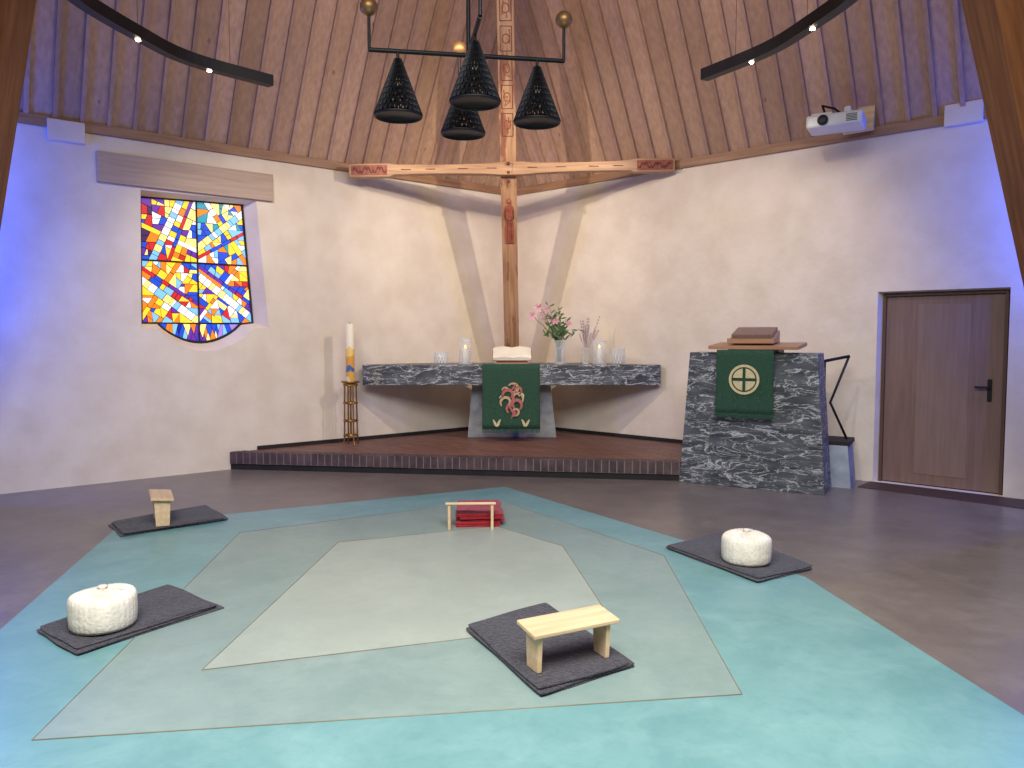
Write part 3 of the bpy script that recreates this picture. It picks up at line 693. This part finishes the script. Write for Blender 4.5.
# ---------------------------------------------------------------- meditation props
def blanket(name,corners,layers=4,th=.0105,mat='cloth_dark'):
    c=sum((Vector(p) for p in corners),Vector())/4; e=empty(name,c)
    ph=rnd.uniform(0,6)
    for k in range(layers):
        vs=[];fs=[]; n=16
        off=Vector((rnd.uniform(-.018,.018),rnd.uniform(-.018,.018),0)); sc_=1.01-.008*k+rnd.uniform(-.02,.012)
        q=[(p-c)*sc_+off+Vector((rnd.uniform(-.014,.014),rnd.uniform(-.014,.014),0)) for p in corners]
        top=(k==layers-1)
        for j in range(n+1):
            for i in range(n+1):
                s,t=i/n,j/n
                a=q[0].lerp(q[1],s); b=q[3].lerp(q[2],s); p=a.lerp(b,t)
                ex=2*s-1; ey=2*t-1; cut=(abs(ex)**20)*(abs(ey)**20)
                p=p*(1-.012*cut)
                wv=1+.010*math.sin(7*s+ph+2*k)*abs(ey)**4+.010*math.sin(8*t+ph*2+2*k)*abs(ex)**4; p=p*wv
                edge=max(abs(ex),abs(ey))**16
                inner=.003*math.sin(6*s+3*t+ph)+.0022*math.sin(11*t-4*s+ph)+.001*math.sin(23*s+9*t) if top else 0
                vs.append((p.x,p.y,th*(k+1)-(.0025*edge)+inner*(1-edge)))
        m=len(vs); vs+=[(v[0]*.998,v[1]*.998,th*k+.0010) for v in vs]
        for j in range(n):
            for i in range(n):
                a=j*(n+1)+i; fs+=[(a,a+1,a+n+2,a+n+1),(m+a,m+a+n+1,m+a+n+2,m+a+1)]
        rim=[i for i in range(n+1)]+[(j)*(n+1)+n for j in range(1,n+1)]+[n*(n+1)+i for i in range(n-1,-1,-1)]+[j*(n+1) for j in range(n-1,0,-1)]
        for i in range(len(rim)): a,b=rim[i],rim[(i+1)%len(rim)]; fs.append((a,m+a,m+b,b))
        mesh('fold_%d'%k,vs,fs,mat,e,smooth=False,bevel=.003)
    return e
blanket('folded_blanket',[G(469,632),G(548,608),G(637,670),G(541,700)],3,.013)
blanket('folded_blanket',[G(665,549),G(722,535),G(813,570),G(757,584)],3)
blanket('folded_blanket',[G(37,632),G(170,587),G(222,608),G(78,656)],3)
blanket('folded_blanket',[G(110,525),G(208,507),G(228,521),G(122,538)],3)
blanket('folded_red_blanket',[G(456,528),G(458,512),G(500,511),G(502,527)],5,.022,'cloth_red')
def bench(loc,rz,tilt=6,h=.165,l=.46,inset=.045,d=.17):
    e=empty('meditation_bench',loc,rz)
    box('seat',(l,d,.02),(0,0,h+.012),'pine',e,rot=(math.radians(tilt),0,0),bevel=.004)
    q=math.tan(math.radians(tilt))*.06
    for s in (-1,1):
        X=s*(l/2-inset)
        prism('leg_%s'%('a' if s<0 else 'b'),[(X-.011,-.05,0),(X+.011,-.05,0),(X+.011,.05,0),(X-.011,.05,0)],
              [(X-.011,-.06,h-q),(X+.011,-.06,h-q),(X+.011,.06,h+q),(X-.011,.06,h+q)],'pine',e,bevel=.002)
    return e
p=(G(530,674,.043)+G(602,657,.043))/2
bench((p.x+.01,p.y+.04,.044),math.atan2(.17,.33),h=.175,l=.45)
bench((G(152,526,.04).x,G(161,526,.04).y+.17,.0355),math.radians(117),h=.205,l=.42)
p=G(471,528); bench((p.x,p.y-.02,0.0),math.radians(2),tilt=-13,h=.19,l=.40,inset=.03,d=.14)
def zafu(loc,r,h,ph):
    e=empty('meditation_cushion',loc,ph)
    prof=[(r*.7,0),(r*.92,.003),(r*.985,.02),(r,.06),(r*1.005,h*.55),(r,h*.78),(r*.975,h*.88),(r*.92,h*.94),(r*.8,h*.975),(r*.65,h*1.0),(r*.45,h*1.02),(r*.28,h*1.04),(r*.15,h*1.055),(r*.05,h*1.04)]
    def fn(rr,z,a):
        f=rr/r
        pl=math.sin(34*a+1.2*math.sin(3*a))
        if z>h*.8: return rr*(1+.006*pl)*(1+.008*math.sin(2*a+ph)), z+.005*pl*min(1,(1.05-f)*3)*(f>.1)+.006*math.sin(2*a+ph)*f
        return rr*(1+.004*pl+.008*math.sin(2*a+ph)),z+(.006*math.sin(2*a+ph)*z/h)
    lathe('body',prof,(0,0,0),'cotton',e,n=180,fn=fn)
    lathe('tie_knot',[(.012,0),(.022,.008),(.018,.014),(.026,.022),(.018,.026),(.001,.026)],(0,0,h*1.03),'cotton',e,n=16)
    tube('drawstring',[(.02,0,h*1.06),(.05,-.02,h*1.06),(.08,-.01,h*1.045),(.1,-.03,h*1.035)],.004,'cotton',e,res=1)
c=G(104,637,.038); zafu((c.x*1.042,c.y*1.042,.0375),.160,.18,.4)
c=G(746,568,.038); zafu((c.x*1.033,c.y*1.033,.0375),.162,.185,1.3)
# ---------------------------------------------------------------- lights
def spot(name,loc,tgt,e,size,col=(1,.86,.70),blend=.7,rad=.03):
    l=bpy.data.lights.new(name,'SPOT'); l.energy=e; l.spot_size=math.radians(size); l.spot_blend=blend; l.color=col; l.shadow_soft_size=rad
    o=bpy.data.objects.new(name,l); o.location=loc; o.rotation_euler=(Vector(tgt)-Vector(loc)).to_track_quat('-Z','Y').to_euler(); link(o)
def areal(name,loc,tgt,e,sx,sy,col,spread=180):
    l=bpy.data.lights.new(name,'AREA'); l.energy=e; l.shape='RECTANGLE'; l.size=sx; l.size_y=sy; l.color=col; l.spread=math.radians(spread)
    o=bpy.data.objects.new(name,l); o.location=loc; o.rotation_euler=(Vector(tgt)-Vector(loc)).to_track_quat('-Z','Y').to_euler(); link(o)
spot('track_spot',(-2.3,7.5,3.9),(.9,10.4,2.1),235,88)
spot('track_spot',(1.8,7.4,3.9),(-1.1,10.4,2.1),235,88)
spot('track_spot',(-2.5,6.6,3.9),(-2.9,9.2,1.5),95,80)
spot('track_spot',(2.1,6.6,3.9),(2.8,9.0,1.6),70,85)
areal('daylight',(0,.6,5.2),(0,3.2,0),400,5,3,(.98,.98,1),125)
def point(name,loc,e,col,r=.1):
    l=bpy.data.lights.new(name,'POINT'); l.energy=e; l.color=col; l.shadow_soft_size=r
    o=bpy.data.objects.new(name,l); o.location=loc; link(o)
point('blue_uplight',WL(7.1,.5,2.0),85,(.015,.08,1))
point('blue_uplight',WL(7.1,.5,3.1),85,(.015,.08,1))
point('blue_uplight',WR(7.1,.45,2.4),75,(.015,.08,1))
point('blue_uplight',WR(7.1,.45,3.2),75,(.015,.08,1))
areal('ceiling_fill',(0,6,4.3),(0,10,7),72,3,1,(1,.82,.70))  # added fill to lift the ceiling boards, no fixture stands here
w=bpy.data.worlds.new('world'); sc.world=w; w.use_nodes=True
bg=w.node_tree.nodes['Background']; bg.inputs[0].default_value=(.97,.95,1,1); bg.inputs[1].default_value=.10
sc.view_settings.view_transform='Standard'
cam=bpy.data.cameras.new('camera'); cam.lens=36*FPX/1024; cam.sensor_width=36; cam.clip_start=.05
co=bpy.data.objects.new('camera',cam); co.location=(0,0,H); co.rotation_euler=(math.pi/2-TH,0,0); link(co); sc.camera=co
